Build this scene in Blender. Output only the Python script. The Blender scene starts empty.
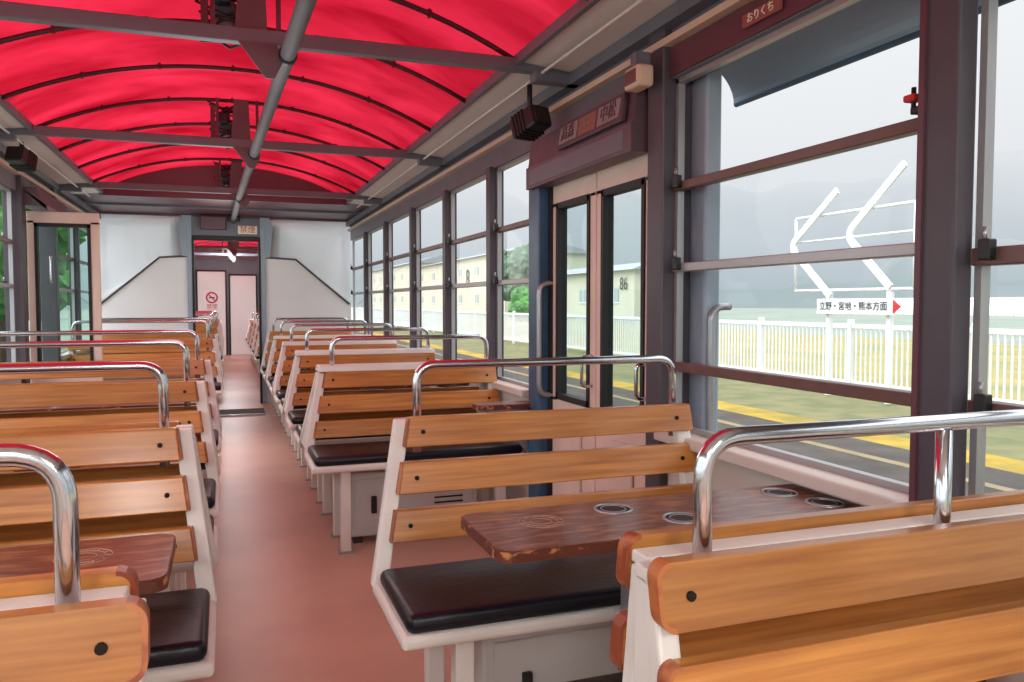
import bpy, bmesh, math, random
import mathutils
from mathutils import Vector, Matrix
random.seed(4)
S=bpy.context.scene; C=S.collection
S.view_settings.view_transform='Standard'
S.view_settings.look='None'
S.view_settings.exposure=0.0

# ---------------------------------------------------------------- materials
def lin(c):
    r=[]
    for v in c:
        v=v/255.0
        r.append(v/12.92 if v<=0.04045 else ((v+0.055)/1.055)**2.4)
    return tuple(r)+(1.0,)
def mat(name,col,rough=0.5,metal=0.0,noise=0.0,nscale=8.0,bump=0.0,col2=None,stretch=(1,1,1),coat=0.0,spec=0.5,det=4.0,p0=.35,p1=.65):
    m=bpy.data.materials.new(name); m.use_nodes=True
    nt=m.node_tree; N=nt.nodes; L=nt.links
    b=N['Principled BSDF']
    b.inputs['Base Color'].default_value=lin(col)
    b.inputs['Roughness'].default_value=rough
    b.inputs['Metallic'].default_value=metal
    b.inputs['Specular IOR Level'].default_value=spec
    if coat: 
        b.inputs['Coat Weight'].default_value=coat; b.inputs['Coat Roughness'].default_value=0.15
    if noise>0 or bump>0 or col2:
        tc=N.new('ShaderNodeTexCoord'); mp=N.new('ShaderNodeMapping'); mp.inputs['Scale'].default_value=stretch
        L.new(tc.outputs['Object'],mp.inputs['Vector'])
        n=N.new('ShaderNodeTexNoise'); n.inputs['Scale'].default_value=nscale; n.inputs['Detail'].default_value=det
        L.new(mp.outputs['Vector'],n.inputs['Vector'])
        if noise>0 or col2:
            r=N.new('ShaderNodeValToRGB')
            c1=lin(col); c2=lin(col2) if col2 else tuple(x*(1-noise) for x in c1[:3])+(1,)
            r.color_ramp.elements[0].position=p0; r.color_ramp.elements[1].position=p1
            r.color_ramp.elements[0].color=c2; r.color_ramp.elements[1].color=c1
            L.new(n.outputs['Fac'],r.inputs['Fac']); L.new(r.outputs['Color'],b.inputs['Base Color'])
        if bump>0:
            bp=N.new('ShaderNodeBump'); bp.inputs['Strength'].default_value=bump; bp.inputs['Distance'].default_value=0.01
            L.new(n.outputs['Fac'],bp.inputs['Height']); L.new(bp.outputs['Normal'],b.inputs['Normal'])
    return m
M={}
M['slat']=mat('varnished_wood',(210,141,68),0.33,col2=(172,103,44),nscale=3.0,stretch=(1.0,16,26),coat=0.35,det=6,p0=.32,p1=.68)
nt=M['slat'].node_tree
oi=nt.nodes.new('ShaderNodeObjectInfo'); hs=nt.nodes.new('ShaderNodeHueSaturation')
mr=nt.nodes.new('ShaderNodeMapRange'); mr.inputs['To Min'].default_value=0.74; mr.inputs['To Max'].default_value=1.08
nt.links.new(oi.outputs['Random'],mr.inputs['Value']); nt.links.new(mr.outputs['Result'],hs.inputs['Value'])
src=nt.nodes['Principled BSDF'].inputs['Base Color'].links[0].from_socket
n2=nt.nodes.new('ShaderNodeTexNoise'); n2.inputs['Scale'].default_value=3.0; n2.inputs['Detail'].default_value=5
tc2=nt.nodes.new('ShaderNodeTexCoord'); mp2=nt.nodes.new('ShaderNodeMapping'); mp2.inputs['Scale'].default_value=(1,3,3)
r2=nt.nodes.new('ShaderNodeMapRange'); r2.inputs['From Min'].default_value=.35; r2.inputs['From Max'].default_value=.65; r2.inputs['To Min'].default_value=.84; r2.inputs['To Max'].default_value=1.05
mx2=nt.nodes.new('ShaderNodeVectorMath'); mx2.operation='SCALE'
nt.links.new(tc2.outputs['Object'],mp2.inputs[0]); nt.links.new(mp2.outputs[0],n2.inputs['Vector']); nt.links.new(n2.outputs['Fac'],r2.inputs['Value'])
nt.links.new(src,mx2.inputs[0]); nt.links.new(r2.outputs[0],mx2.inputs['Scale'])
nt.links.new(mx2.outputs[0],hs.inputs['Color']); nt.links.new(hs.outputs['Color'],nt.nodes['Principled BSDF'].inputs['Base Color'])
M['slat_edge']=mat('wood_edge_varnish',(140,66,38),0.4,col2=(180,106,58),nscale=16,p0=.40,p1=.5)
M['bolt']=mat('bolt_dark',(40,34,32),0.4,metal=0.6)
M['white']=mat('white_painted_steel',(230,226,218),0.45,noise=0.12,nscale=5,bump=0.05)
M['vinyl']=mat('black_vinyl',(14,18,26),0.34,bump=0.12,nscale=60,spec=.35)
M['chrome']=mat('chrome',(205,208,212),0.16,metal=1.0)
M['steel']=mat('brushed_steel',(165,167,170),0.35,metal=0.7)
M['pipe']=mat('grey_pipe_paint',(108,110,118),0.6,noise=.1,spec=.25)
M['tabletop']=mat('worn_table_varnish',(106,54,38),0.30,col2=(152,98,66),nscale=8,stretch=(1.5,7,5),bump=0.25,coat=0.2,det=9,p0=.36,p1=.52)
M['tableedge']=mat('chipped_wood_edge',(94,46,32),0.5,col2=(190,124,72),nscale=24,stretch=(1,2,1.6),p0=.36,p1=.42)
M['hole']=mat('painted_opening_dark',(40,28,26),0.7)  # flat dark colour painted in for the shade of openings
M['floor']=mat('pink_linoleum',(200,154,134),0.38,noise=0.16,nscale=2.2,bump=0.02,spec=0.4)
M['cream']=mat('cream_panel',(218,210,200),0.5,noise=0.06,nscale=3)
M['endwhite']=mat('end_wall_white',(238,236,236),0.45,noise=0.05,nscale=2)
M['maroon']=mat('maroon_paint',(96,58,68),0.4,noise=0.15,nscale=6)
M['housing']=mat('housing_grey_maroon',(102,82,92),0.45,noise=0.25,nscale=9)
M['ribdark']=mat('rib_dark_maroon',(70,24,34),0.5)
M['mauve']=mat('grey_mauve_paint',(106,107,118),0.45,noise=0.12,nscale=6)
M['pillar']=mat('pillar_paint',(78,72,80),0.45,noise=0.12,nscale=9)
M['cornice']=mat('cornice_grey',(218,212,206),0.5,noise=0.05,nscale=4)
M['beige']=mat('aged_beige_trim',(216,190,168),0.5,noise=0.08,nscale=7)
M['salmon']=mat('door_cream_brown',(224,204,190),0.45,noise=0.08,nscale=6)
M['rubber']=mat('black_rubber',(26,26,28),0.6)
M['blue']=mat('blue_body_paint',(56,96,128),0.4,noise=0.35,nscale=10)
M['bluegrey']=mat('bluegrey_metal',(150,164,178),0.4,noise=0.08,nscale=5)
M['eave']=mat('eave_bluegrey',(158,176,194),0.35,noise=0.1,nscale=3)
M['alu']=mat('aluminium_frame',(170,170,172),0.35,metal=0.5)
M['brownrail']=mat('brown_window_rail',(112,80,74),0.4,noise=0.2,nscale=14)
M['black']=mat('black_plastic',(22,22,24),0.45)
M['greybox']=mat('grey_steel_box',(196,196,194),0.4,noise=0.06,nscale=6)
M['dark']=mat('dark_mat',(48,38,38),0.7)
M['red']=mat('red_paint',(200,40,44),0.5)
M['fadered']=mat('faded_red_plate',(150,74,70),0.5)
M['signcream']=mat('sign_cream',(236,226,206),0.5)
M['signfaded']=mat('sign_faded_grey',(150,140,140),0.5,noise=.2)
M['signwhite']=mat('sign_white',(240,240,240),0.5)
M['outwhite']=mat('outdoor_sign_white',(214,216,216),0.6)
M['orange']=mat('dim_amber',(140,96,84),0.5)
M['textdark']=mat('dark_text',(40,40,44),0.5)
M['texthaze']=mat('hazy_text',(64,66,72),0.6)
M['panelmaroon']=mat('panel_maroon',(84,66,74),0.5)
M['asphalt']=mat('asphalt',(84,79,75),0.9,noise=0.3,nscale=3,bump=0.2,spec=.15)
M['tactile']=mat('tan_tactile_strip',(138,124,98),0.8,noise=0.2,nscale=4,spec=.2)
M['grassyellow']=mat('ripe_yellow_grass',(172,142,62),0.9,col2=(130,116,62),nscale=2.8,spec=.1)
M['grass']=mat('dry_grass_verge',(122,118,86),0.9,col2=(100,104,76),nscale=3.0,spec=.1)
M['rice']=mat('ripe_rice_field',(156,142,92),0.9,col2=(128,128,92),nscale=.8,spec=.1)
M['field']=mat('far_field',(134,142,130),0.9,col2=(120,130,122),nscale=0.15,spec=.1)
M['fence']=mat('white_fence',(222,225,227),0.6)
M['bldg']=mat('cream_building',(202,196,176),0.7,noise=0.05,nscale=0.6)
M['bwin']=mat('hazy_building_window',(164,168,170),0.6)
M['roof']=mat('grey_roof',(150,152,156),0.7)
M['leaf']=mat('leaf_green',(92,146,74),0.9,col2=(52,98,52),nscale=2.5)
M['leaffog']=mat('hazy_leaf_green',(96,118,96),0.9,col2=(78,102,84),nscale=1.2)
M['bark']=mat('bark',(84,70,58),0.9,noise=0.3)
M['carve']=mat('carved_mark',(178,150,130),0.6)
M['diffuser']=mat('fill_diffuser',(245,245,240),0.5)  # glowing face of the added fill lamps
M['diffuser'].node_tree.nodes['Principled BSDF'].inputs['Emission Color'].default_value=(1,.97,.93,1)
M['diffuser'].node_tree.nodes['Principled BSDF'].inputs['Emission Strength'].default_value=6.0

def glass(name,tint,base,edge):
    m=bpy.data.materials.new(name); m.use_nodes=True; nt=m.node_tree; N=nt.nodes; N.clear()
    o=N.new('ShaderNodeOutputMaterial'); t=N.new('ShaderNodeBsdfTransparent'); g=N.new('ShaderNodeBsdfGlossy'); x=N.new('ShaderNodeMixShader')
    t.inputs['Color'].default_value=tint; g.inputs['Roughness'].default_value=0.03
    f=N.new('ShaderNodeLayerWeight'); f.inputs['Blend'].default_value=.5
    p=N.new('ShaderNodeMath'); p.operation='POWER'; p.inputs[1].default_value=4
    r=N.new('ShaderNodeMapRange'); r.inputs['To Min'].default_value=base; r.inputs['To Max'].default_value=edge
    nt.links.new(f.outputs['Facing'],p.inputs[0]); nt.links.new(p.outputs[0],r.inputs['Value']); nt.links.new(r.outputs[0],x.inputs[0])
    nt.links.new(t.outputs[0],x.inputs[1]); nt.links.new(g.outputs[0],x.inputs[2]); nt.links.new(x.outputs[0],o.inputs[0])
    return m
M['glass']=glass('window_glass',(0.95,0.97,0.98,1),.02,.30)
M['glassdark']=glass('door_glass_tinted',(0.74,0.84,0.84,1),.03,.35)
M['glassteal']=glass('teal_door_glass',(0.66,0.84,0.79,1),.01,.12)
def frosted():
    m=bpy.data.materials.new('hazy_plastic_sheet'); m.use_nodes=True; nt=m.node_tree; N=nt.nodes; N.clear()
    o=N.new('ShaderNodeOutputMaterial'); t=N.new('ShaderNodeBsdfTransparent'); d=N.new('ShaderNodeBsdfTranslucent'); e=N.new('ShaderNodeBsdfDiffuse')
    x=N.new('ShaderNodeMixShader'); y=N.new('ShaderNodeMixShader')
    t.inputs['Color'].default_value=(.88,.90,.92,1)
    d.inputs['Color'].default_value=(.92,.93,.94,1); e.inputs['Color'].default_value=(.74,.76,.78,1)
    y.inputs[0].default_value=.5; x.inputs[0].default_value=.55
    tc=N.new('ShaderNodeTexCoord'); mp=N.new('ShaderNodeMapping'); mp.inputs['Scale'].default_value=(1,1,.7); n=N.new('ShaderNodeTexNoise'); n.inputs['Scale'].default_value=1.6; n.inputs['Detail'].default_value=1; r=N.new('ShaderNodeMapRange'); r.inputs['From Min'].default_value=.25; r.inputs['From Max'].default_value=.75; r.inputs['To Min'].default_value=.5; r.inputs['To Max'].default_value=.95
    nt.links.new(tc.outputs['Object'],mp.inputs[0]); nt.links.new(mp.outputs[0],n.inputs['Vector']); nt.links.new(n.outputs['Fac'],r.inputs['Value']); nt.links.new(r.outputs[0],x.inputs[0])
    nt.links.new(d.outputs[0],y.inputs[1]); nt.links.new(e.outputs[0],y.inputs[2])
    nt.links.new(t.outputs[0],x.inputs[1]); nt.links.new(y.outputs[0],x.inputs[2]); nt.links.new(x.outputs[0],o.inputs[0]); return m
M['frost']=frosted()
def canopy():
    m=bpy.data.materials.new('red_canopy_fabric'); m.use_nodes=True; nt=m.node_tree; N=nt.nodes; N.clear(); L=nt.links
    o=N.new('ShaderNodeOutputMaterial'); t=N.new('ShaderNodeBsdfTranslucent'); d=N.new('ShaderNodeBsdfDiffuse'); x=N.new('ShaderNodeMixShader')
    tc=N.new('ShaderNodeTexCoord'); mp=N.new('ShaderNodeMapping'); mp.inputs['Scale'].default_value=(.9,1.9,1); mp.inputs['Rotation'].default_value=(0,0,.35)
    n=N.new('ShaderNodeTexNoise'); n.inputs['Scale'].default_value=1.7; n.inputs['Detail'].default_value=4; n.inputs['Distortion'].default_value=.4
    r=N.new('ShaderNodeValToRGB'); r.color_ramp.elements[0].position=.3; r.color_ramp.elements[1].position=.72
    r.color_ramp.elements[0].color=(.20,.002,.008,1); r.color_ramp.elements[1].color=(.46,.016,.040,1)  # fold shading painted in: darker red in the noise lows
    bp=N.new('ShaderNodeBump'); bp.inputs['Strength'].default_value=.45; bp.inputs['Distance'].default_value=.035
    L.new(tc.outputs['Object'],mp.inputs[0]); L.new(mp.outputs[0],n.inputs['Vector']); L.new(n.outputs['Fac'],r.inputs[0])
    L.new(n.outputs['Fac'],bp.inputs['Height']); L.new(bp.outputs[0],t.inputs['Normal']); L.new(bp.outputs[0],d.inputs['Normal'])
    L.new(r.outputs[0],t.inputs[0]); L.new(r.outputs[0],d.inputs[0])
    x.inputs[0].default_value=.25
    L.new(t.outputs[0],x.inputs[1]); L.new(d.outputs[0],x.inputs[2]); L.new(x.outputs[0],o.inputs[0]); return m
M['canopy']=canopy()
def mountain(nm,e0,zlo,zhi,em,dk):  # mist painted into the material: fog-coloured emission share grows with height
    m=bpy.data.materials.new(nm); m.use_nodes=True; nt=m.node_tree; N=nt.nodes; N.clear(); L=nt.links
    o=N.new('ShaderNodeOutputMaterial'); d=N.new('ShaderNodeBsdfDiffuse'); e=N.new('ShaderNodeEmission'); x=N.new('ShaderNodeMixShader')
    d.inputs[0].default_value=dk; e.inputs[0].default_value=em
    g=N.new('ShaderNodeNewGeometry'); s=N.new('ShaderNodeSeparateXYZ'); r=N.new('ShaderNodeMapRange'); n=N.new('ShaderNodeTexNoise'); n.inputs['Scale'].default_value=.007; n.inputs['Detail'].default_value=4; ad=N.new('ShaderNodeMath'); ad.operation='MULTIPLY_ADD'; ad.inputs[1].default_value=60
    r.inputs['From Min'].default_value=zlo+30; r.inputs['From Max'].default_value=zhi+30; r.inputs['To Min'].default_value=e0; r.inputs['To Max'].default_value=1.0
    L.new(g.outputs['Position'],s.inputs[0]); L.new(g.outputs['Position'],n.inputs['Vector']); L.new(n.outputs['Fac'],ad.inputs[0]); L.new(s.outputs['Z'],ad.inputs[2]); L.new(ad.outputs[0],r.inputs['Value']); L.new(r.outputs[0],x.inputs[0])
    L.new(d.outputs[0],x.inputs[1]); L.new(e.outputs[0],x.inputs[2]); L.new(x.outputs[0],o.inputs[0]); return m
M['mount']=mountain('mountain_painted_mist',.46,5,100,(.77,.80,.83,1),(.09,.12,.14,1))
M['hill']=mountain('low_hill_painted_mist',.44,0,40,(.70,.74,.77,1),(.09,.13,.13,1))

# ---------------------------------------------------------------- mesh builder
class MB:
    def __init__(s): s.bm=bmesh.new(); s.mats=[]
    def mi(s,k):
        if k not in s.mats: s.mats.append(k)
        return s.mats.index(k)
    def hexa(s,p,k,bev=0.0,seg=2):
        vs=[s.bm.verts.new(q) for q in p]; i=s.mi(k); fs=[]
        for f in ((3,2,1,0),(4,5,6,7),(0,1,5,4),(1,2,6,5),(2,3,7,6),(3,0,4,7)):
            fc=s.bm.faces.new([vs[j] for j in f]); fc.material_index=i; fs.append(fc)
        if bev>0:
            es=list({e for f in fs for e in f.edges})
            bmesh.ops.bevel(s.bm,geom=es,offset=bev,segments=seg,profile=.5,affect='EDGES',clamp_overlap=True,material=-1)
    def box(s,x0,x1,y0,y1,z0,z1,k,bev=0.0,seg=2):
        s.hexa([(x0,y0,z0),(x1,y0,z0),(x1,y1,z0),(x0,y1,z0),(x0,y0,z1),(x1,y0,z1),(x1,y1,z1),(x0,y1,z1)],k,bev,seg)
    def solid(s,A,B,k,bev=0.0):
        A=[s.bm.verts.new(q) for q in A]; B=[s.bm.verts.new(q) for q in B]; i=s.mi(k); n=len(A)
        fs=[s.bm.faces.new(A[::-1]),s.bm.faces.new(B)]
        for j in range(n): fs.append(s.bm.faces.new([A[j],A[(j+1)%n],B[(j+1)%n],B[j]]))
        for f in fs: f.material_index=i
        if bev>0:
            es=[e for e in fs[0].edges]+[e for e in fs[1].edges]
            bmesh.ops.bevel(s.bm,geom=es,offset=bev,segments=2,profile=.5,affect='EDGES',clamp_overlap=True,material=-1)
    def prism(s,poly,axis,a,b,k):
        def P(q,t):
            return {'x':(t,q[0],q[1]),'y':(q[0],t,q[1]),'z':(q[0],q[1],t)}[axis]
        s.solid([P(q,a) for q in poly],[P(q,b) for q in poly],k)
    def sheet(s,poly,k):
        f=s.bm.faces.new([s.bm.verts.new(q) for q in poly]); f.material_index=s.mi(k)
    def tube(s,pts,r,k,seg=12,radii=None):
        pts=[Vector(p) for p in pts]; i=s.mi(k); rings=[]
        t=(pts[1]-pts[0]).normalized(); up=Vector((0,0,1)) if abs(t.z)<.9 else Vector((1,0,0))
        nrm=t.cross(up).normalized()
        for j,p in enumerate(pts):
            if j==0: t=(pts[1]-pts[0]).normalized()
            elif j==len(pts)-1: t=(pts[-1]-pts[-2]).normalized()
            else: t=((pts[j+1]-p).normalized()+(p-pts[j-1]).normalized()).normalized()
            nrm=(nrm-t*nrm.dot(t)).normalized(); bn=t.cross(nrm); rr=radii[j] if radii else r
            rings.append([s.bm.verts.new(p+(nrm*math.cos(2*math.pi*q/seg)+bn*math.sin(2*math.pi*q/seg))*rr) for q in range(seg)])
        for a,b in zip(rings,rings[1:]):
            for q in range(seg):
                f=s.bm.faces.new([a[q],a[(q+1)%seg],b[(q+1)%seg],b[q]]); f.material_index=i; f.smooth=True
        f=s.bm.faces.new(rings[0][::-1]); f.material_index=i
        f=s.bm.faces.new(rings[-1]); f.material_index=i
    def ring(s,c,R,r,k,seg=28,ms=8):
        i=s.mi(k); rows=[]
        for a in range(seg):
            A=2*math.pi*a/seg; row=[]
            for b in range(ms):
                B=2*math.pi*b/ms; rr=R+r*math.cos(B)
                row.append(s.bm.verts.new((c[0]+rr*math.cos(A),c[1]+rr*math.sin(A),c[2]+r*math.sin(B))))
            rows.append(row)
        for a in range(seg):
            for b in range(ms):
                f=s.bm.faces.new([rows[a][b],rows[(a+1)%seg][b],rows[(a+1)%seg][(b+1)%ms],rows[a][(b+1)%ms]]); f.material_index=i; f.smooth=True
    def done(s,name,parent=None,loc=None,label=None,cat=None,kind=None,group=None,smooth=False):
        bmesh.ops.recalc_face_normals(s.bm,faces=s.bm.faces[:])
        if smooth:
            for f in s.bm.faces: f.smooth=True
        me=bpy.data.meshes.new(name); s.bm.to_mesh(me); s.bm.free()
        for k in s.mats: me.materials.append(M[k])
        o=bpy.data.objects.new(name,me); C.objects.link(o)
        if parent: o.parent=parent
        if loc: o.location=loc
        tag(o,label,cat,kind,group); return o
def tag(o,label=None,cat=None,kind=None,group=None):
    if label: o['label']=label
    if cat: o['category']=cat
    if kind: o['kind']=kind
    if group: o['group']=group
def empty(name,loc,label,cat,group=None):
    o=bpy.data.objects.new(name,None); C.objects.link(o); o.location=loc; o.empty_display_size=.1
    tag(o,label,cat,None,group); return o
def rounded(pts,rad,n=6):
    pts=[Vector(p) for p in pts]; out=[pts[0]]
    for i in range(1,len(pts)-1):
        p=pts[i]; a=(pts[i-1]-p).normalized(); b=(pts[i+1]-p).normalized()
        A=p+a*rad; B=p+b*rad
        for j in range(n+1):
            t=j/n; out.append(A*(1-t)**2+p*2*t*(1-t)+B*t*t)
    out.append(pts[-1]); return out
def clone(root,loc,rz=0.0,label=None,group=None):
    n=root.copy(); C.objects.link(n); n.location=loc; n.rotation_euler=(0,0,rz)
    if label: n['label']=label
    if group: n['group']=group
    for ch in root.children:
        c=ch.copy(); C.objects.link(c); c.parent=n
        for g in ch.children:
            q=g.copy(); C.objects.link(q); q.parent=c
    return n
def text(s,size,mx,k,name,parent=None,label=None,cat=None,ext=.001,kind=None):
    cu=bpy.data.curves.new(name,'FONT'); cu.body=s; cu.size=size; cu.extrude=ext; cu.align_x='CENTER'; cu.align_y='CENTER'
    o=bpy.data.objects.new(name+'_tmp',cu); C.objects.link(o)
    dg=bpy.context.evaluated_depsgraph_get(); dg.update()
    me=bpy.data.meshes.new_from_object(o.evaluated_get(dg)); bpy.data.objects.remove(o)
    me.materials.clear(); me.materials.append(M[k])
    n=bpy.data.objects.new(name,me); C.objects.link(n); n.matrix_world=mx
    if parent: n.parent=parent; n.matrix_parent_inverse=Matrix.Identity(4); n.matrix_local=mx
    tag(n,label,cat,kind); return n
def MX(x,y,z,loc):
    m=Matrix.Identity(4)
    for i,v in enumerate((x,y,z)):
        for j in range(3): m[j][i]=v[j]
    for j in range(3): m[j][3]=loc[j]
    return m
def faceW(loc): return MX((0,-1,0),(0,0,1),(-1,0,0),loc)
def faceS(loc): return MX((1,0,0),(0,0,1),(0,-1,0),loc)

XR=1.36; XL=-1.25; YE=9.3; Y0=-2.4
# ---------------------------------------------------------------- floor
b=MB(); b.box(XL-.08,XR+.08,Y0,19.0,-.06,0,'floor'); b.done('floor',kind='structure',label='worn pink linoleum floor of the railcar')
b=MB(); b.box(-.12,.36,8.3,8.75,.0,.012,'dark',.003); b.box(-.12,.36,8.27,8.30,.0,.016,'alu'); b.done('threshold_plate',label='dark metal threshold plate before the end doorway',cat='floor plate')

# ---------------------------------------------------------------- right wall
posts_r=[4.13,5.06,6.06,7.15,8.24]
b=MB()
for (a,c) in ((Y0,2.30),(3.48,YE)):
    b.box(XR,XR+.08,a,c,0,.68,'cream')
b.box(XR,XR+.08,Y0,YE,1.83,2.02,'mauve')
b.box(XR-.008,XR,Y0,2.29,1.835,1.925,'maroon')
for p in posts_r: b.box(XR-.02,XR+.06,p-.035,p+.035,.68,1.84,'pillar',.004)
b.box(XR-.03,XR+.02,1.175,1.265,.66,2.02,'pillar',.006)
b.box(XR-.036,XR-.028,1.25,1.264,.66,2.02,'maroon')
b.box(XR-.03,XR+.08,2.28,2.38,0,2.02,'pillar',.006)
b.box(XR-.03,XR+.08,-.1,.0,.68,2.02,'pillar',.006)
b.box(XR-.01,XR+.06,3.45,3.52,.68,1.84,'pillar',.004)
b.done('wall_right',kind='structure',label='cream lower side wall with mauve window pillars')
b=MB(); b.box(XR-.045,XR+.06,3.32,3.45,0,1.66,'blue',.006); b.box(XR+.08,XR+.14,2.2,2.30,-.05,1.86,'bluegrey',.01)
b.done('trim_1',kind='structure',label='blue painted door pillar')
b=MB(); b.box(XR-.05,XR+.1,Y0,2.29,.665,.70,'cream',.006); b.box(XR-.05,XR+.1,3.53,YE,.665,.70,'cream',.006)
b.done('trim_2',kind='structure',label='cream window sill ledge')
b=MB()
b.box(XR-.035,XR,Y0,YE,1.93,1.952,'beige'); b.box(XR-.05,XR,Y0,YE,1.985,2.03,'mauve')
b.done('trim_3',kind='structure',label='long beige and mauve header mouldings')
def window(n,y0,y1,side,rails,glassk='glass'):
    X=XR+.03 if side>0 else XL-.03
    b=MB(); fr=.016
    b.box(X-.012,X+.012,y0,y1,.70,.70+fr,'alu'); b.box(X-.012,X+.012,y0,y1,1.83-fr,1.83,'alu')
    b.box(X-.012,X+.012,y0,y0+fr,.70,1.83,'alu'); b.box(X-.012,X+.012,y1-fr,y1,.70,1.83,'alu')
    for z,h,k in rails: b.box(X-.022,X+.014,y0,y1,z-h/2,z+h/2,k,.003)
    for z,h,k in rails[:2]:
        b.box(X-.042,X-.02,y1-.055,y1-.03,z-.008,z+.032,'black',.003)
        b.tube([(X-.035,y1-.04,z+.03),(X-.035,y1-.04,z+.055)],.005,'steel',6)
    b.sheet([(X,y0+fr,.72),(X,y1-fr,.72),(X,y1-fr,rails[0][0]),(X,y0+fr,rails[0][0])],glassk)
    b.done('window_%d'%n,kind='structure',label='railcar side window with metal rails')
RB=[(1.485,.028,'brownrail'),(1.225,.028,'alu'),(.905,.030,'brownrail')]
RF=[(1.50,.026,'brownrail'),(1.22,.026,'alu')]
window(1,1.27,2.28,1,RB)
window(2,.0,1.17,1,[(1.20,.035,'brownrail'),(.905,.032,'brownrail')])
window(3,Y0,-.1,1,RB)
ed=[3.52]+posts_r+[YE]
n=4
for i in range(len(ed)-1):
    window(n,ed[i]+.035*(i>0),ed[i+1]-.035,1,RF); n+=1
b=MB(); b.box(XR-.03,XR+.0,1.28,1.31,1.525,1.54,'red',.004); b.tube([(XR-.015,1.295,1.50),(XR-.015,1.295,1.555)],.005,'black',8); b.box(XR-.02,XR+.0,1.272,1.30,1.50,1.515,'black',.003)
b.done('window_catch',label='small red window catch on brown rail',cat='window catch')
# door right (bifold)
b=MB()
b.box(XR+.0,XR+.06,2.38,2.41,0,1.64,'rubber'); b.box(XR,XR+.06,3.29,3.32,0,1.64,'rubber')
for (a,c) in ((2.41,2.845),(2.855,3.29)):
    x0,x1=XR+.01,XR+.045
    b.box(x0,x1,a,c,0.02,.70,'salmon',.004); b.box(x0,x1,a,c,1.53,1.64,'salmon',.004)
    b.box(x0,x1,a,a+.05,.68,1.55,'salmon',.004); b.box(x0,x1,c-.05,c,.68,1.55,'salmon',.004)
    for (q0,q1,w0,w1) in ((a+.048,a+.07,.69,1.54),(c-.07,c-.048,.69,1.54),(a+.05,c-.05,.69,.715),(a+.05,c-.05,1.52,1.545)):
        b.box(x0-.006,x1+.004,q0,q1,w0,w1,'rubber')
    b.sheet([(x0+.015,a+.06,.71),(x0+.015,c-.06,.71),(x0+.015,c-.06,1.53),(x0+.015,a+.06,1.53)],'glassdark')
    b.box(x0-.012,x0,(a+c)/2-.1,(a+c)/2+.1,.1,.6,'salmon',.004)
    b.tube(rounded([(x0,a+.025,.78),(x0-.045,a+.025,.78),(x0-.045,a+.025,.90),(x0,a+.025,.90)],.02),.007,'chrome',8)
b.done('door_1',kind='structure',label='two-leaf folding side door with rubber-edged tall glass')
b=MB(); b.box(XR,XR+.08,2.38,3.45,1.64,1.84,'housing'); b.done('trim_4',kind='structure',label='grey-maroon panel above side door')
def pole(x,y,z0,z1,k='steel'):
    b=MB(); b.tube(rounded([(x+.07,y,z1),(x,y,z1),(x,y,z0),(x+.07,y,z0)],.05),.012,k,12)
    b.done('grab_pole',label='curved metal boarding handrail beside the side door',cat='handrail',group='door handrails')
pole(XR+.10,2.19,.3,1.10); pole(XR-.05,3.30,.70,1.2)
h=empty('door_operator_housing',(XR-.05,2.9,1.62),'grey-maroon door mechanism housing over folding door','door machinery box')
b=MB(); b.prism([(-.025,.0),(.05,.0),(.05,.215),(.0,.215),(-.015,.10),(-.025,.095)],'y',-.49,.50,'housing'); b.box(-.029,-.023,-.44,.46,.012,.082,'mauve',.003)
b.done('housing_body',h)
b=MB(); b.box(-.008,.008,-.28,.28,-.05,.05,'panelmaroon',.003); b.box(-.011,-.007,-.26,-.09,-.034,.034,'signfaded'); b.box(-.011,-.007,.09,.26,-.034,.034,'signfaded'); b.box(-.011,-.007,-.075,.075,-.034,.034,'orange')
sp=b.done('destination_panel',h,loc=(-.022,-.16,.158),label='faded destination panel with boxed station names'); sp.rotation_euler=(0,math.radians(8),0)
for s_,y_,k_ in (('高森',.175,'panelmaroon'),('←',0,'signfaded'),('中松',-.175,'panelmaroon')):
    text(s_,.064,MX((0,-1,0),(0,0,1),(-1,0,0),(-.0125,y_,-.0)),k_,'lettering',sp)
b=MB(); b.box(-.03,.03,-.05,.05,-.035,.035,'beige',.012,3); b.box(-.034,-.028,-.036,.036,-.022,.022,'brownrail',.004); b.box(-.02,.03,-.02,.02,.034,.08,'mauve')
b.done('speaker_box',loc=(XR-.085,2.34,1.84),label='small tan speaker box under the cornice',cat='speaker')
def spot(x,y,z,sg):
    e=empty('ceiling_spotlight',(x,y,z),'black box spotlight on a swivel bracket','spotlight','bracket spotlights')
    b=MB(); b.box(-.05,.05,-.08,.07,-.045,.045,'black',.01); b.box(-.04,.04,-.086,-.078,-.035,.035,'hole')
    for q in range(4): b.box(-.054,.054,-.02+q*.02,-.012+q*.02,-.049,.049,'black')
    o=b.done('lamp_body',e); o.rotation_euler=(math.radians(-18),0,math.radians(20*sg))
    b=MB(); b.tube([(0,0,.04),(0,.0,2.03-z)],.012,'black',8); b.done('bracket',e)
spot(XR-.15,3.16,1.86,1); spot(XL+.17,5.28,1.93,-1)
b=MB(); b.box(XR-.020,XR-.010,1.72,1.88,1.858,1.894,'fadered',.003)
o=b.done('exit_label_plate',label='small red plate lettered in white characters',cat='sign')
text('おりくち',.029,faceW((XR-.0215,1.80,1.876)),'signcream','lettering').parent=o

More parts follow.
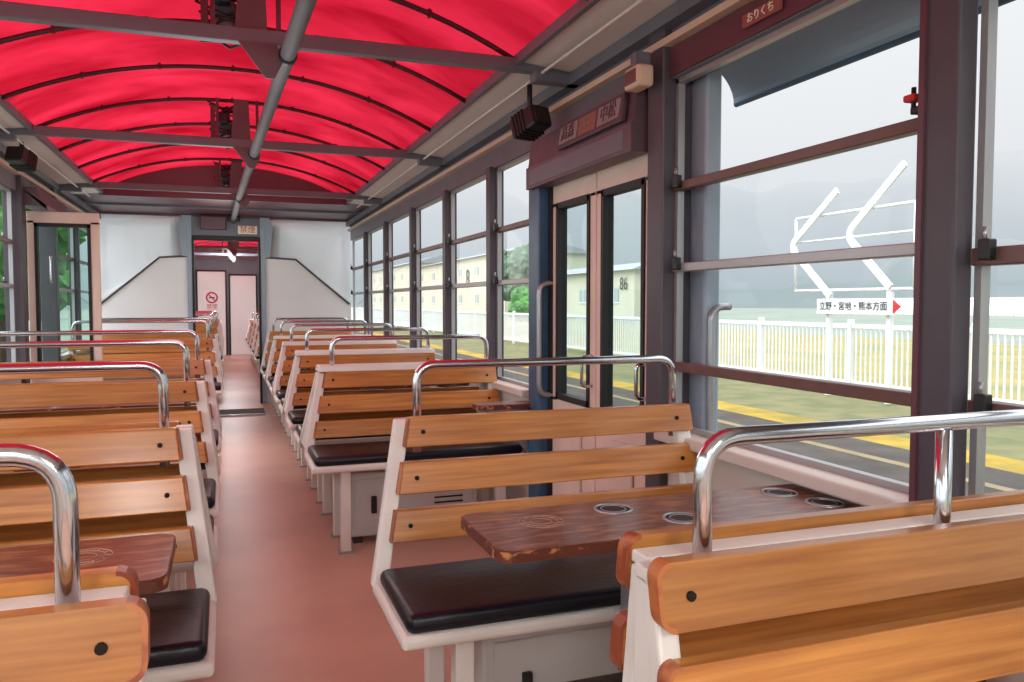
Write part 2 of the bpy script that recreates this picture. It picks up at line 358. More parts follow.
b=MB(); pr=[]
for q in range(13):
    t=q/12*math.pi/2; pr.append((XR+.09+.26*math.sin(t),1.812+.17*math.cos(t)))
pr2=[(x+.02,z+.03) for x,z in pr][::-1]
b.prism(pr+pr2,'y',Y0,2.44,'eave'); b.tube([(XR+.36,Y0,1.817),(XR+.36,2.44,1.817)],.012,'blue',8)
b.done('trim_5',kind='structure',label='curved blue-grey outer eave above window')
b=MB(); b.box(-.03,.03,-.025,.025,-.05,.05,'mauve',.012); b.tube([(-.08,0,.04),(0,0,.04)],.01,'black',8)
b.done('outside_door_lamp',loc=(XR+.16,2.34,1.72),label='small side indicator lamp outside the door',cat='lamp')

# ---------------------------------------------------------------- left wall
posts_l=[.0,1.0,2.0,3.0,4.0,5.0,8.1]
b=MB()
for (a,c) in ((Y0,5.95),(7.05,YE)): b.box(XL-.08,XL,a,c,0,.68,'cream')
b.box(XL-.08,XL,Y0,YE,1.83,2.02,'mauve')
for p in posts_l: b.box(XL-.06,XL+.02,p-.035,p+.035,.68,1.84,'pillar',.004)
for p in (5.97,7.03): b.box(XL-.08,XL+.03,p-.05,p+.05,0,2.0,'pillar',.004)
b.done('wall_left',kind='structure',label='cream lower side wall with mauve window pillars')
b=MB(); b.box(XL-.1,XL+.05,Y0,5.92,.665,.70,'cream',.006); b.box(XL-.1,XL+.05,7.08,YE,.665,.70,'cream',.006); b.done('trim_6',kind='structure',label='cream window sill ledge')
b=MB(); b.box(XL,XL+.035,Y0,YE,1.93,1.952,'beige'); b.box(XL,XL+.05,Y0,YE,1.985,2.03,'mauve'); b.done('trim_7',kind='structure',label='long beige and mauve header mouldings')
el=[Y0]+posts_l[:6]+[5.92]
for i in range(len(el)-1):
    window(n,el[i]+.035*(i>0),el[i+1]-.035,-1,RF); n+=1
window(n,7.08,8.065,-1,RF); n+=1
window(n,8.135,YE,-1,RF); n+=1
def leaf(name,x0,x1,y,lab):
    b=MB(); z1=1.72
    b.box(x0,x1,y-.018,y+.018,.02,.70,'salmon',.004); b.box(x0,x1,y-.018,y+.018,z1-.08,z1,'salmon',.004)
    b.box(x0,x0+.045,y-.018,y+.018,.68,z1-.06,'salmon',.004); b.box(x1-.055,x1,y-.018,y+.018,.68,z1-.06,'salmon',.004)
    for q in ((x0+.043,x1-.053,.69,.715),(x0+.043,x1-.053,z1-.10,z1-.075),(x0+.043,x0+.063,.69,z1-.08),(x1-.073,x1-.053,.69,z1-.08)):
        b.box(q[0],q[1],y-.024,y+.02,q[2],q[3],'rubber')
    b.sheet([(x0+.05,y,.71),(x1-.06,y,.71),(x1-.06,y,z1-.095),(x0+.05,y,z1-.095)],'glassteal')
    b.tube(rounded([(x0+.14,y-.02,1.25),(x0+.14,y-.06,1.25),(x0+.14,y-.06,1.42),(x0+.14,y-.02,1.42)],.02),.006,'chrome',8)
    b.done(name,kind='structure',label=lab)
leaf('door_2',XL+.02,-.80,6.1,'folding door leaf swung open into the car')
h2=empty('door_operator_housing',(XL+.1,6.5,1.60),'maroon door mechanism housing over open doorway','door machinery box')
b=MB(); b.prism([(.06,.12),(.02,.2),(0,.27),(-.10,.27),(-.10,.15),(.06,.15)],'y',-.5,.5,'housing'); b.done('housing_body',h2)

# ---------------------------------------------------------------- cornices + canopy + beams
XC=(XR+XL)/2
YG=7.62
def cornice(nm,y0,y1):
    b=MB()
    for sg,xw,xe in ((1,XR+.08,1.10),(-1,XL-.08,-.985)):
        b.hexa([(xw,y0,2.02),(xe,y0,2.055),(xe,y1,2.055),(xw,y1,2.02),(xw,y0,2.05),(xe,y0,2.085),(xe,y1,2.085),(xw,y1,2.05)],'cornice')
        b.box(min(xe,xe-.02*sg),max(xe,xe-.02*sg),y0,y1,2.04,2.08,'mauve')
        b.tube([(xe+.09*sg,y0,2.018),(xe+.09*sg,y1,2.018)],.006,'cornice',8)
    b.done(nm,kind='structure',label='grey cornice panels with thin conduit')
cornice('trim_8',Y0,YG+.05)
cornice('trim_9',10.1,19)
def arch(x,rise=.245,z=2.065):
    s=(x-XC)/1.05
    return z+rise*(1-abs(s)**2.2)
def mkcanopy(nm,y0,y1,sp):
    nx,ny=36,int((y1-y0)/.068)
    b=MB(); i=b.mi('canopy'); g=[]
    for a in range(ny+1):
        y=y0+(y1-y0)*a/ny; row=[]
        for c in range(nx+1):
            x=XC-1.05+2.1*c/nx; s=(x-XC)/1.05
            ph=((y-y0)%sp)/sp; sag=.034*abs(math.sin(math.pi*ph))*(1-abs(s)**4)
            wr=.006*mathutils.noise.noise(Vector((x*3,y*5,0)))*(1-s**4)
            row.append(b.bm.verts.new((x,y,arch(x)+sag+wr)))
        g.append(row)
    for a in range(ny):
        for c in range(nx):
            f=b.bm.faces.new([g[a][c],g[a][c+1],g[a+1][c+1],g[a+1][c]]); f.material_index=i; f.smooth=True
    return b.done(nm,kind='structure',label='bright red translucent vaulted fabric canopy roof')
SPN=.68
YC0=YG-SPN*9.8
mkcanopy('ceiling',YC0,YG+.02,SPN)
mkcanopy('ceiling_2',10.3,18.2,SPN)
def rib(y,first=[None]):
    if first[0] is None:
        b=MB(); b.tube([(XC-1.03+2.06*q/24,0,arch(XC-1.03+2.06*q/24)-.012) for q in range(25)],.011,'ribdark',8)
        for q in range(4,21,4):
            xx=XC-1.03+2.06*q/24; b.box(xx-.006,xx+.006,-.012,.012,arch(xx)-.025,arch(xx)+.004,'ribdark')
        o=b.done('canopy_rib',label='thin curved roof hoop carrying the red canopy',cat='roof rib',group='canopy hoops'); o.location=(0,y,0); first[0]=o
    else:
        o=first[0].copy(); C.objects.link(o); o.location=(0,y,0)
y=YC0+SPN
while y<YG: rib(y); y+=SPN
y=10.3+SPN
while y<18.2: rib(y); y+=SPN*2
fb=None
for y in (1.15,3.0,5.0,7.1,12.3,14.3,16.3):
    if fb is None:
        b=MB(); b.box(XL-.0,XR-.0,-.022,.022,2.02,2.07,'mauve',.004)
        b.box(XR-.20,XR-.0,-.03,.03,1.985,2.025,'mauve',.004); b.box(XL,XL+.20,-.03,.03,1.985,2.025,'mauve',.004)
        b.prism([(XC-.01,2.06),(XC+.10,2.06),(XC+.09,2.30),(XC+.01,2.30)],'y',-.008,.008,'housing')
        b.prism([(XC+.0,2.02),(XC+.13,2.02),(XC+.15,1.96),(XC+.12,1.90),(XC+.09,1.90)],'y',-.03,-.022,'housing')
        for q in (-.09,.13): b.box(XC+q,XC+q+.016,-.012,.012,2.06,2.30,'maroon')
        fb=b.done('roof_beam',label='grey-mauve steel cross beam with centre gusset',cat='roof beam',group='roof cross beams'); fb.location=(0,y,0)
    else:
        o=fb.copy(); C.objects.link(o); o.location=(0,y,0)
b=MB(); b.tube([(.25,.6,1.985),(.235,2.4,1.985),(.12,7,1.985),(.09,9.1,1.985)],.027,'pipe',16)
for yy in (2.97,4.97,7.07):
    xx=.235-(yy-2.4)*.025; b.tube([(xx,yy-.02,1.985),(xx,yy+.02,1.985)],.033,'black',16)
b.done('overhead_pipe',label='long grey metal pipe hung beneath beams',cat='pipe')
lt=None
for y in (3.0,5.0,7.1):
    if lt is None:
        lt=empty('canopy_lamp',(XC+.02,y,2.06),'small dark lamp with looped cables at canopy ridge','lamp','ridge lamps')
        b=MB(); b.tube([(-.06,.1,.20),(-.06,.1,.13),(-.06,.1,.06)],.03,'pipe',14,radii=[.018,.034,.05]); b.tube([(-.06,.1,.06),(-.06,.1,.045),(-.06,.1,.02),(-.06,.1,.008)],.05,'signfaded',14,radii=[.048,.048,.034,.01]); b.done('lamp_head',lt)
        b=MB()
        for q in range(6):
            p=[(-.05+(.04+.014*q)*math.sin(t*.9+q),.06+.06*math.cos(t*.8+q*2),.22-.019*t) for t in range(14)]
            b.tube(p,.005,'black',6)
        b.box(-.10,-.04,.0,.06,.10,.16,'black',.008); b.box(-.03,.02,.01,.05,.03,.10,'dark',.008); b.box(-.14,-.115,.0,.03,.0,.20,'maroon'); b.done('cable',lt,label='looped black cables and junction box')
    else: clone(lt,(XC+.02,y,2.06))
for y in (3.1,5.1,7.2,8.5):
    l=bpy.data.lights.new('aisle_fill_light','POINT'); l.energy=8.5; l.shadow_soft_size=.4; l.color=(1,.99,.96); lo=bpy.data.objects.new('aisle_fill_light',l); C.objects.link(lo); lo.location=(XC-.06,y+.0,1.6)  # added fill lights below the ridge; the canopy lamps themselves are off
b=MB()
poly=[(XC-1.05,2.03)]+[(XC-1.05+2.10*q/24,arch(XC-1.05+2.10*q/24)+.05) for q in range(25)]+[(XC+1.05,2.03)]
b.prism(poly,'y',YG,YG+.06,'maroon'); b.box(XL-.08,XR+.08,YG+.05,YE+.1,2.06,2.12,'maroon')
b.box(XL,XR,8.45,8.49,2.04,2.06,'mauve')
b.done('ceiling_3',kind='structure',label='maroon flat end ceiling with arched gable')
b=MB(); b.prism(poly,'y',YC0-.06,YC0+.01,'cream'); b.box(XL-.08,XR+.08,Y0,YC0-.05,2.06,2.12,'endwhite'); b.done('ceiling_4',kind='structure',label='unseen white flat ceiling added for paler reflections')  # unseen; replaces canopy here so chrome reflects white and less red spills
for xx in (-.55,.65):  # unseen lamps added behind the camera as neutral fill for the car
    b=MB(); b.box(-.10,.10,-.6,.6,.0,.045,'endwhite',.01); b.box(-.085,.085,-.58,.58,-.012,.0,'diffuser',.004); b.done('ceiling_fill_light',loc=(xx,-1.1,2.015),label='long unseen added fill lamp with white diffuser',cat='fill lamp',group='added fill lamps')
    l=bpy.data.lights.new('rear_fill_light','AREA'); l.shape='RECTANGLE'; l.size=.3; l.size_y=1.2; l.energy=32; l.color=(1,.98,.95); lo=bpy.data.objects.new('rear_fill_light',l); C.objects.link(lo); lo.location=(xx,-1.1,1.99); lo.rotation_euler=(math.radians(35),0,0)

# ---------------------------------------------------------------- end wall
b=MB(); zt=1.60
dl,dr=-.33,.37
b.prism([(XL,0),(dl,0),(dl,zt+.02),(dl-.32,zt),(XL,1.12)],'y',YE,YE+.06,'endwhite')
b.prism([(dr,0),(XR,0),(XR,1.12),(dr+.38,zt),(dr,zt+.02)],'y',YE,YE+.06,'endwhite')
b.box(XL-.05,XR+.05,YE-.03,YE+.06,2.04,2.14,'maroon')
b.box(dl,dr,YE,YE+.06,1.90,2.05,'bluegrey')
b.done('wall_end',kind='structure',label='white end wall with angled lower panels')
b=MB()
b.prism([(XL,1.12),(dl-.32,zt),(dl,zt+.02),(dl,2.04),(XL,2.04)],'y',YE+.02,YE+.03,'frost')
b.tube([(XL+.02,YE-.01,1.10),(dl-.32,YE-.01,zt),(dl,YE-.01,zt+.02)],.011,'pillar',8)
b.done('window_40',kind='structure',label='hazy end window above angled white panel')
b=MB()
b.prism([(XR,1.12),(XR,2.04),(dr,2.04),(dr,zt+.02),(dr+.38,zt)],'y',YE+.02,YE+.03,'frost')
b.tube([(XR-.02,YE-.01,1.10),(dr+.38,YE-.01,zt),(dr,YE-.01,zt+.02)],.011,'pillar',8)
b.done('window_41',kind='structure',label='hazy end window above angled white panel')
b=MB()
for sg,x in ((-1,dl),(1,dr)):
    b.box(min(x,x+.05*sg),max(x,x+.05*sg),YE-.05,YE+.08,0,1.93,'bluegrey',.005)
    b.prism([(x,1.6),(x+.10*sg,1.62),(x+.14*sg,1.95),(x+.10*sg,2.05),(x,2.05)],'y',YE-.045,YE-.02,'bluegrey')
b.box(dl,dr,YE-.05,YE+.08,1.80,1.84,'rubber'); b.box(dl,dr,YE-.045,YE-.0,1.84,2.04,'mauve',.004)
b.box(dl,dl+.02,YE-.06,YE+.08,0,1.8,'rubber'); b.box(dr-.02,dr,YE-.06,YE+.08,0,1.8,'rubber')
b.done('trim_10',kind='structure',label='blue-grey doorway frame in end wall')
b=MB(); b.box(.14,.34,YE-.062,YE-.048,1.865,1.955,'signcream',.004); o=b.done('no_smoking_plate',label='cream plate with red no smoking characters',cat='sign')
text('禁煙',.082,faceS((.24,YE-.064,1.91)),'red','lettering').parent=o
b=MB(); b.box(-.24,.02,YE-.16,YE-.05,2.06-.16,2.04,'maroon',.01); b.box(.03,.16,YE-.14,YE-.05,1.99,2.05,'black',.01); b.done('end_equipment_box',label='maroon equipment box above the end doorway',cat='equipment box')

b=MB(); b.box(-.55,-.5,YE+.08,10.1,0,2.0,'dark'); b.box(.54,.59,YE+.08,10.1,0,2.0,'dark'); b.box(-.55,.59,YE+.08,10.1,1.95,2.0,'dark'); b.done('wall_gangway',kind='structure',label='dark gangway bellows between cars')
b=MB()
for X0,X1 in ((XR,XR+.08),(XL-.08,XL)):
    b.box(X0,X1,10.1,19,0,.68,'cream'); b.box(X0,X1,10.1,19,1.83,2.02,'mauve')
    for q in range(9): b.box(X0,X1,10.1+q*1.1,10.17+q*1.1,.68,1.84,'pillar')
b.done('wall_next_car',kind='structure',label='side walls of the adjoining car')
b=MB(); b.box(XL,-.50,10.1,10.16,0,2.0,'endwhite'); b.box(.54,XR,10.1,10.16,0,2.0,'endwhite'); b.box(-.5,.54,10.1,10.16,1.85,2.1,'maroon')
b.done('wall_next_near',kind='structure',label='partition at the near end of adjoining car')
b=MB(); b.box(XL,XR,18.2,18.26,0,2.4,'mauve'); b.box(XL,XR,18.14,18.2,2.03,2.4,'maroon')
b.done('wall_next_far',kind='structure',label='grey end wall of the adjoining car')
b=MB(); b.box(-.55,.0,18.1,18.16,0,1.78,'endwhite',.015); b.box(-.58,.03,18.15,18.19,0,1.82,'dark'); b.done('door_4',kind='structure',label='white door in far end wall')
b=MB(); b.box(.10,.62,18.1,18.16,0,1.70,'endwhite',.015); b.box(.07,.65,18.15,18.19,0,1.74,'dark'); b.done('door_5',kind='structure',label='white cabinet door in far end wall')
l=bpy.data.lights.new('next_car_fill_light','POINT'); l.energy=75; l.shadow_soft_size=.2; l.color=(.88,1,1); lo=bpy.data.objects.new('next_car_fill_light',l); C.objects.link(lo); lo.location=(XC,15.8,1.95)  # added fill without a fixture, to brighten the adjoining car
b=MB(); b.box(-.17,.17,-.005,.005,-.17,.27-.04,'signwhite',.003); sgn=b.done('no_smoking_sign',loc=(-.27,18.08,1.15),label='white sign with red circle and struck cigarette',cat='sign')
b=MB(); b.ring((0,0,0),.105,.016,'red'); b.tube([(-.07,.07,0),(.07,-.07,0)],.012,'red',8); b.box(-.055,.055,-.012,.012,-.004,.004,'textdark')
o=b.done('prohibition_symbol',sgn,loc=(0,-.01,.08)); o.rotation_euler=(math.pi/2,0,0)
text('禁煙',.11,faceS((0,-.008,-.11)),'red','lettering',sgn)
b=MB(); b.box(XL-.08,XR+.08,Y0-.06,Y0,0,.9,'endwhite'); b.box(XL-.08,XR+.08,Y0-.06,Y0,2.0,2.4,'maroon')
for x in (XL,-.4,.45,XR-.06): b.box(x,x+.06,Y0-.06,Y0,.9,2.0,'endwhite')
b.done('wall_rear',kind='structure',label='rear partition of the car')

# ---------------------------------------------------------------- benches
def bench_template(L,s,fl,label,bar=True,cover=False,baru=None,mid=False,barz=.945,lean=.30,depth=.475,capped=False,panel=False):
    root=empty('bench',(0,0,0),label,'bench')
    X=lambda u: s*(L/2-u)
    F=lambda z: fl*max(0,(z-.40))/.40
    Yb=lambda z: -lean*(.80-z)
    def slab(b,u0,u1,z0,z1,t0,t1,k,bev=0,seg=2):
        pts=[]
        for z in (z0,z1):
            a=u0(z) if callable(u0) else u0; c=u1(z) if callable(u1) else u1
            q=[(X(a),Yb(z)+t0,z),(X(c),Yb(z)+t0,z),(X(c),Yb(z)+t1,z),(X(a),Yb(z)+t1,z)]
            pts+=q
        b.hexa(pts,k,bev,seg)
    def plank(b,u0,u1,z0,z1,t0,t1,k,rad,bev):
        # plank outline with rounded aisle-side corners
        o=[(u1,z0),(u1,z1)]
        for q in range(7):
            a=math.pi/2+q*math.pi/12; o.append((u0+rad+rad*math.cos(a),z1-rad+rad*math.sin(a)))
        for q in range(7):
            a=math.pi+q*math.pi/12; o.append((u0+rad+rad*math.cos(a),z0+rad+rad*math.sin(a)))
        b.solid([(X(u),Yb(z)+t0,z) for u,z in o],[(X(u),Yb(z)+t1,z) for u,z in o],k,bev)
    st=.006 if cover else .034
    dz=.028 if capped else 0
    zt=.768 if (cover or capped) else .795
    b=MB(); slab(b,lambda z:F(z)+(.012 if cover else 0),lambda z:F(z)+.042,.385,zt,.012,.044,'white',.005)
    if panel:
        P=[]
        for uu in (.014,.024):
            P.append([(X(F(.77)+uu),Yb(.77)+.04,.768),(X(F(.40)+uu),Yb(.40)+.04,.40),(X(F(.40)+uu),.054,.40),(X(F(.77)+uu),.054,.768)])
        b.hexa([P[0][1],P[1][1],P[1][2],P[0][2],P[0][0],P[1][0],P[1][3],P[0][3]],'white')
    b.done('side_frame',root)
    b=MB(); slab(b,L-.05,L-.004,.385,zt,.012,.044,'white',.005)
    b.done('side_frame',root)
    for z0,z1 in ((.725,.803),(.607,.688),(.492,.570)):
        z0-=dz; z1-=dz*1.0
        th=.011; b=MB(); zm=(z0+z1)/2
        if cover:
            plank(b,F(zm)+st,L-.006,z0,z1,-.012,th,'slat',.020,.003)
            o_=[]
            # darker worn rim hugging the rounded end
            r0=.021
            outer=[];inner=[]
            for q in range(7):
                a=math.pi/2+q*math.pi/12; outer.append((F(zm)+st-.001+r0+r0*math.cos(a),z1+.001-r0+r0*math.sin(a))); inner.append((F(zm)+st-.001+r0+(r0-.006)*math.cos(a),z1+.001-r0+(r0-.006)*math.sin(a)))
            for q in range(7):
                a=math.pi+q*math.pi/12; outer.append((F(zm)+st-.001+r0+r0*math.cos(a),z0-.001+r0+r0*math.sin(a))); inner.append((F(zm)+st-.001+r0+(r0-.006)*math.cos(a),z0-.001+r0+(r0-.006)*math.sin(a)))
            for q in range(len(outer)-1):
                o_=[outer[q],outer[q+1],inner[q+1],inner[q]]
                b.solid([(X(u),Yb(z)-.0126,z) for u,z in o_],[(X(u),Yb(z)+th+.0006,z) for u,z in o_],'slat_edge')
        else:
            slab(b,lambda z:F(z)+st,L-.006,z0,z1,-.012,th,'slat',.004,3)
            slab(b,lambda z:F(z)+st-.005,lambda z:F(z)+st+.0005,z0+.001,z1-.001,-.0125,th+.0005,'slat_edge',.002,4)
        for uu in (F(zm)+st+.042,L-.06):
            b.tube([(X(uu),Yb(zm)-.010,zm),(X(uu),Yb(zm)-.0155,zm)],.0062,'bolt',10)
        b.done('backrest_slat',root)
    b=MB(); b.box(-L/2+.002,L/2-.002,-depth,-.10,.366,.398,'white',.012,3); b.done('seat_pan',root)
    b=MB(); b.box(-L/2+.015,L/2-.015,-depth+.008,-.125,.395,.44,'vinyl',.02,4)
    o=b.done('seat_cushion',root,smooth=True)
    for u in (.15,L-.12):
        for y in (-depth+.055,-.16):
            b=MB(); b.box(X(u)-.022,X(u)+.022,y-.022,y+.022,0,.368,'white',.004); b.box(X(u)-.035,X(u)+.035,y-.035,y+.035,0,.008,'steel'); b.done('leg',root)
    if bar:
        b=MB(); u0=F(.8)+.065 if baru is None else baru; u1=L-.04; yb=.036
        b.tube(rounded([(X(u0),yb,.70),(X(u0),yb+.001,barz),(X(u1),yb+.001,barz),(X(u1),yb,.70)],.055,8),.0122,'chrome',16)
        if mid: b.tube([(X(u0+.40),yb,.70),(X(u0+.40),yb,barz-.01)],.0114,'chrome',16)
        b.done('grab_bar',root,label='chrome inverted-U grab bar')
    b=MB()
    if capped:
        slab(b,lambda z:F(z)-.002,L-.006,.774,.802,-.012,.0545,'white',.004)
    else:
        slab(b,lambda z:F(z)+.012,L-.006,.770,.787,.0125,.055,'white',.003)
    b.done('top_board',root,label='white painted cap board')
    return root
LAB='slatted orange wood bench, black cushion, white frame'
LR,LLn=1.0,1.20
CR=.34+LR/2; CL=-.03-LLn/2
NR=.875; CNR=.465+NR/2; NL=1.155; CNL=-.075-NL/2
NRb=.850; CNRb=.487+NRb/2; NLb=1.13; CNLb=-.097-NLb/2
TRs=bench_template(LR,-1,.088,LAB+', chrome bar',barz=.940)
TRf=bench_template(LR,-1,.088,LAB+', chrome bar',barz=.935,capped=True,panel=True)
TRa=bench_template(LR,1,.088,LAB,False,capped=True,panel=True)
TLf=bench_template(LLn,1,.055,LAB+', chrome bar',barz=.955,panel=True)
TLa=bench_template(LLn,-1,.055,LAB,False,panel=True)
NRf=bench_template(NR,-1,.0,LAB+', chrome bar',True,True,.10,True,.940,.22,panel=True)
NRa=bench_template(NRb,1,.0,LAB,False,True,lean=.14,depth=.36,panel=True)
NLf=bench_template(NL,1,.0,LAB+', chrome bar',True,True,.086,False,.955,.22,panel=True)
NLa=bench_template(NLb,-1,.0,LAB,False,True,lean=.14,depth=.36,panel=True)
used={}
def put(T,x,y,rz,lab,grp):
    if id(T) not in used:
        used[id(T)]=1; T.location=(x,y,0); T.rotation_euler=(0,0,rz); T['label']=lab; T['group']=grp; return T
    return clone(T,(x,y,0),rz,lab,grp)
g='slatted wooden benches'
def pair(side,yc,lab1,lab2,g=g,near=False):
    if near:
        A,B_,cx,cb=(NRf,NRa,CNR,CNRb) if side>0 else (NLf,NLa,CNL,CNLb)
    else:
        A,B_,cx,cb=(TRf,TRa,CR,CR) if side>0 else (TLf,TLa,CL,CL)
    put(A,cx,yc-.055,0,lab1,g); put(B_,cb,yc+.057,math.pi,lab2,g)
LB1='orange slatted bench with black cushion and chrome grab bar'
LB2='orange slatted bench with black cushion, backed onto another bench'
pair(1,.88,LB1,LB2,near=True); pair(-1,.955,LB1,LB2,near=True)
for y in (4.05,5.35,6.63,7.87): pair(1,y,LB1,LB2)
put(TRs,CR,2.12,0,'orange slatted bench with chrome bar beside folding door',g)
clone(TRs,(CR,9.13,0),0,'orange slatted bench with chrome bar against end wall',g)
for y in (2.19,3.45,4.72,7.45): pair(-1,y,LB1,LB2)
put(TLf,CL,8.7,0,'orange slatted bench with chrome bar near end wall',g)
g2='benches of the adjoining car'
for y in (11.2,12.5,13.8,15.1,16.4): pair(1,y,LB1,LB2,g2); pair(-1,y,LB1,LB2,g2)

# ---------------------------------------------------------------- tables
def table(x0,x1,yc,s,lab,wallx,w=.145,simple=False,nm='folding_table'):
    L=x1-x0
    r=empty(nm,((x0+x1)/2,yc,.0),lab,'table','bench tables' if not simple else None)
    def rr(x0,x1,y0,y1,rad,corner):
        pts=[]
        for cx,cy,a0,on in ((x1-rad,y1-rad,0,corner>0),(x0+rad,y1-rad,90,corner<0),(x0+rad,y0+rad,180,corner<0),(x1-rad,y0+rad,270,corner>0)):
            if on:
                for q in range(7):
                    a=math.radians(a0+q*15); pts.append((cx+rad*math.cos(a),cy+rad*math.sin(a)))
            else:
                pts.append((cx+(rad if cx>0 else -rad),cy+(rad if cy>0 else -rad)))
        return pts
    b=MB(); P=rr(-L/2,L/2,-w,w,.03,-s); b.prism(P,'z',.627,.647,'tableedge'); P2=rr(-L/2+.003,L/2-.002,-w+.003,w-.003,.03,-s); b.prism(P2,'z',.647,.650,'tabletop')
    b.done('table_top',r)
    if simple:
        b=MB(); b.prism([(L/2-.01,.40),(L/2-.01,.622),(-L/2+.05,.622)],'y',-.01,.01,'steel'); b.done('bracket',r); return r
    ins=[(.34,.07),(.445,-.05),(.79,.07),(.825,-.045)] if s>0 else [(.5,.06),(.6,-.05),(.95,.05),(1.04,-.05)]
    for u,v in ins:
        xx=(-L/2+u) if s>0 else (L/2-u)
        b=MB(); b.ring((0,0,.6500),.041,.0035,'steel',32,8); b.tube([(0,0,.6503),(0,0,.6508)],.039,'hole',24); b.ring((0,0,.6508),.028,.0012,'steel',24,6); b.tube([(0,0,.56),(0,0,.611)],.038,'steel',20)
        b.done('cup_holder',r,loc=(xx,v,0),label='metal-rimmed cup holder with painted dark opening')
    b=MB(); xx=(-L/2+.15)*s
    for R in (.048,.036,.022): b.ring((xx,0.03,.6502),R,.0007,'carve',32,6)
    for q in range(12):
        a=q*math.pi/6; b.tube([(xx+.038*math.cos(a),.03+.038*math.sin(a),.6503),(xx+.046*math.cos(a),.03+.046*math.sin(a),.6503)],.0008,'carve',5)
    b.done('carved_emblem',r,label='carved concentric ring emblem')
    b=MB(); xx=(-L/2+.36)*s
    b.box(xx-.025,xx+.025,-.025,.025,0,.62,'steel',.004); b.box(xx-.07,xx+.07,-.07,.07,0,.012,'steel',.003); b.box(xx-.1*1,xx+.1,-.03,.03,.600,.626,'steel',.003)
    b.done('table_leg',r,label='grey steel pedestal leg')
    return r
TL1='worn dark varnished table with chipped edges and cup holders'
tR=table(.47,1.358,1.52,1,TL1,XR); tL=table(-1.235,-.10,1.58,-1,TL1,XL)
for y in (4.70,6.0,7.25,8.5): clone(tR,((.47+1.358)/2,y,0))
for y in (2.83,4.09): clone(tL,((-1.235-.10)/2,y,0))
table(1.06,1.345,3.47,1,'short brown wall shelf table beside the door pillar',XR,.06,True,'side_table')

def heater(x0,x1,y0,y1,lab):
    r=empty('heater_box',((x0+x1)/2,(y0+y1)/2,0),lab,'heater','under-seat boxes'); w=(x1-x0)/2; d=(y1-y0)/2
    b=MB(); b.box(-w,w,-d,d,.03,.33,'greybox',.012); b.box(-w+.03,w-.03,-d-.006,-d+.002,.07,.30,'greybox',.004)
    for q in range(4): b.box(w-.22,w-.08,-d-.009,-d-.005,.11+q*.025,.118+q*.025,'hole')
    for xx in (-w+.02,w-.06):
        for yy in (-d+.01,d-.05): b.box(xx,xx+.04,yy,yy+.04,0,.03,'dark')
    b.done('casing',r)
    b=MB(); b.box(-w+.10,-w+.125,-d-.02,-d-.004,.14,.22,'black',.004); b.done('latch',r)
heater(.52,1.14,3.67,3.80,'grey steel heater box with latch beneath bench')
heater(.56,1.14,1.78,1.90,'grey steel heater box with latch beneath bench')

# ---------------------------------------------------------------- exterior
ZP=-.1
b=MB(); b.box(1.75,5.3,-10,90,ZP-.3,ZP,'asphalt'); b.done('platform_pavement',label='dark asphalt station platform beside the railcar',cat='platform',kind='stuff')
b=MB()
b.box(4.7,4.80,-10,90,ZP,ZP+.006,'tactile'); b.box(2.3,2.42,-10,90,ZP,ZP+.006,'tactile'); b.done('tactile_strip',label='tan tactile strips along the platform edge',cat='tactile paving',kind='stuff')
b=MB(); b.box(5.3,5.85,-10,140,ZP-.25,ZP-.02,'grassyellow'); b.done('yellow_grass_strip',label='ripe yellow grass strip beyond the platform',cat='grass',kind='stuff')
b=MB(); b.box(5.85,8.7,-10,140,ZP-.25,ZP-.02,'grass'); b.done('grass_verge',label='dry muted grass verge along the fence',cat='grass',kind='stuff')
b=MB(); b.box(8.7,22,-10,140,ZP-.25,ZP-.02,'rice'); b.done('rice_field',label='golden ripening rice field behind the fence',cat='field',kind='stuff')
b=MB(); b.box(-600,600,-300,900,ZP-.8,ZP-.35,'field'); b.box(22,600,-300,900,ZP-.36,ZP-.06,'field'); b.done('ground',kind='structure',label='misty green farmland')
fp=None
for q in range(34):
    y=1.0+q*2.0
    if fp is None:
        b=MB(); b.box(-.022,.022,0.04,1.96,.88,.94,'fence'); b.box(-.02,.02,0.04,1.96,.09,.14,'fence'); b.box(-.035,.035,-.035,.035,0,1.0,'fence',.004)
        for p in range(1,22): b.box(-.008,.008,p*.09-.011,p*.09+.011,.12,.90,'fence')
        fp=b.done('fence_panel',loc=(8.3,y,ZP-.02),label='white picket railing panel along the platform back',cat='fence',group='white platform fence')
    else:
        o=fp.copy(); C.objects.link(o); o.location=(8.3,y,ZP-.02)
sg=empty('direction_sign',(7.5,8.0,ZP),'white direction board with red arrow and chevron bars','sign')
b=MB()
for zz in (2.38,1.38): b.tube([(.0,-.85,zz),(0,1.2,zz)],.02,'fence',8)
for yy in (-.85,1.2): b.tube([(0,yy,1.38),(0,yy,2.38)],.02,'fence',8)
for zz in (2.05,): b.tube([(.0,-.85,zz),(0,1.2,zz)],.014,'fence',8)
for yy in (.52,-.5): b.box(-.03,.03,yy-.03,yy+.03,0,1.39,'fence')
b.done('sign_frame',sg)
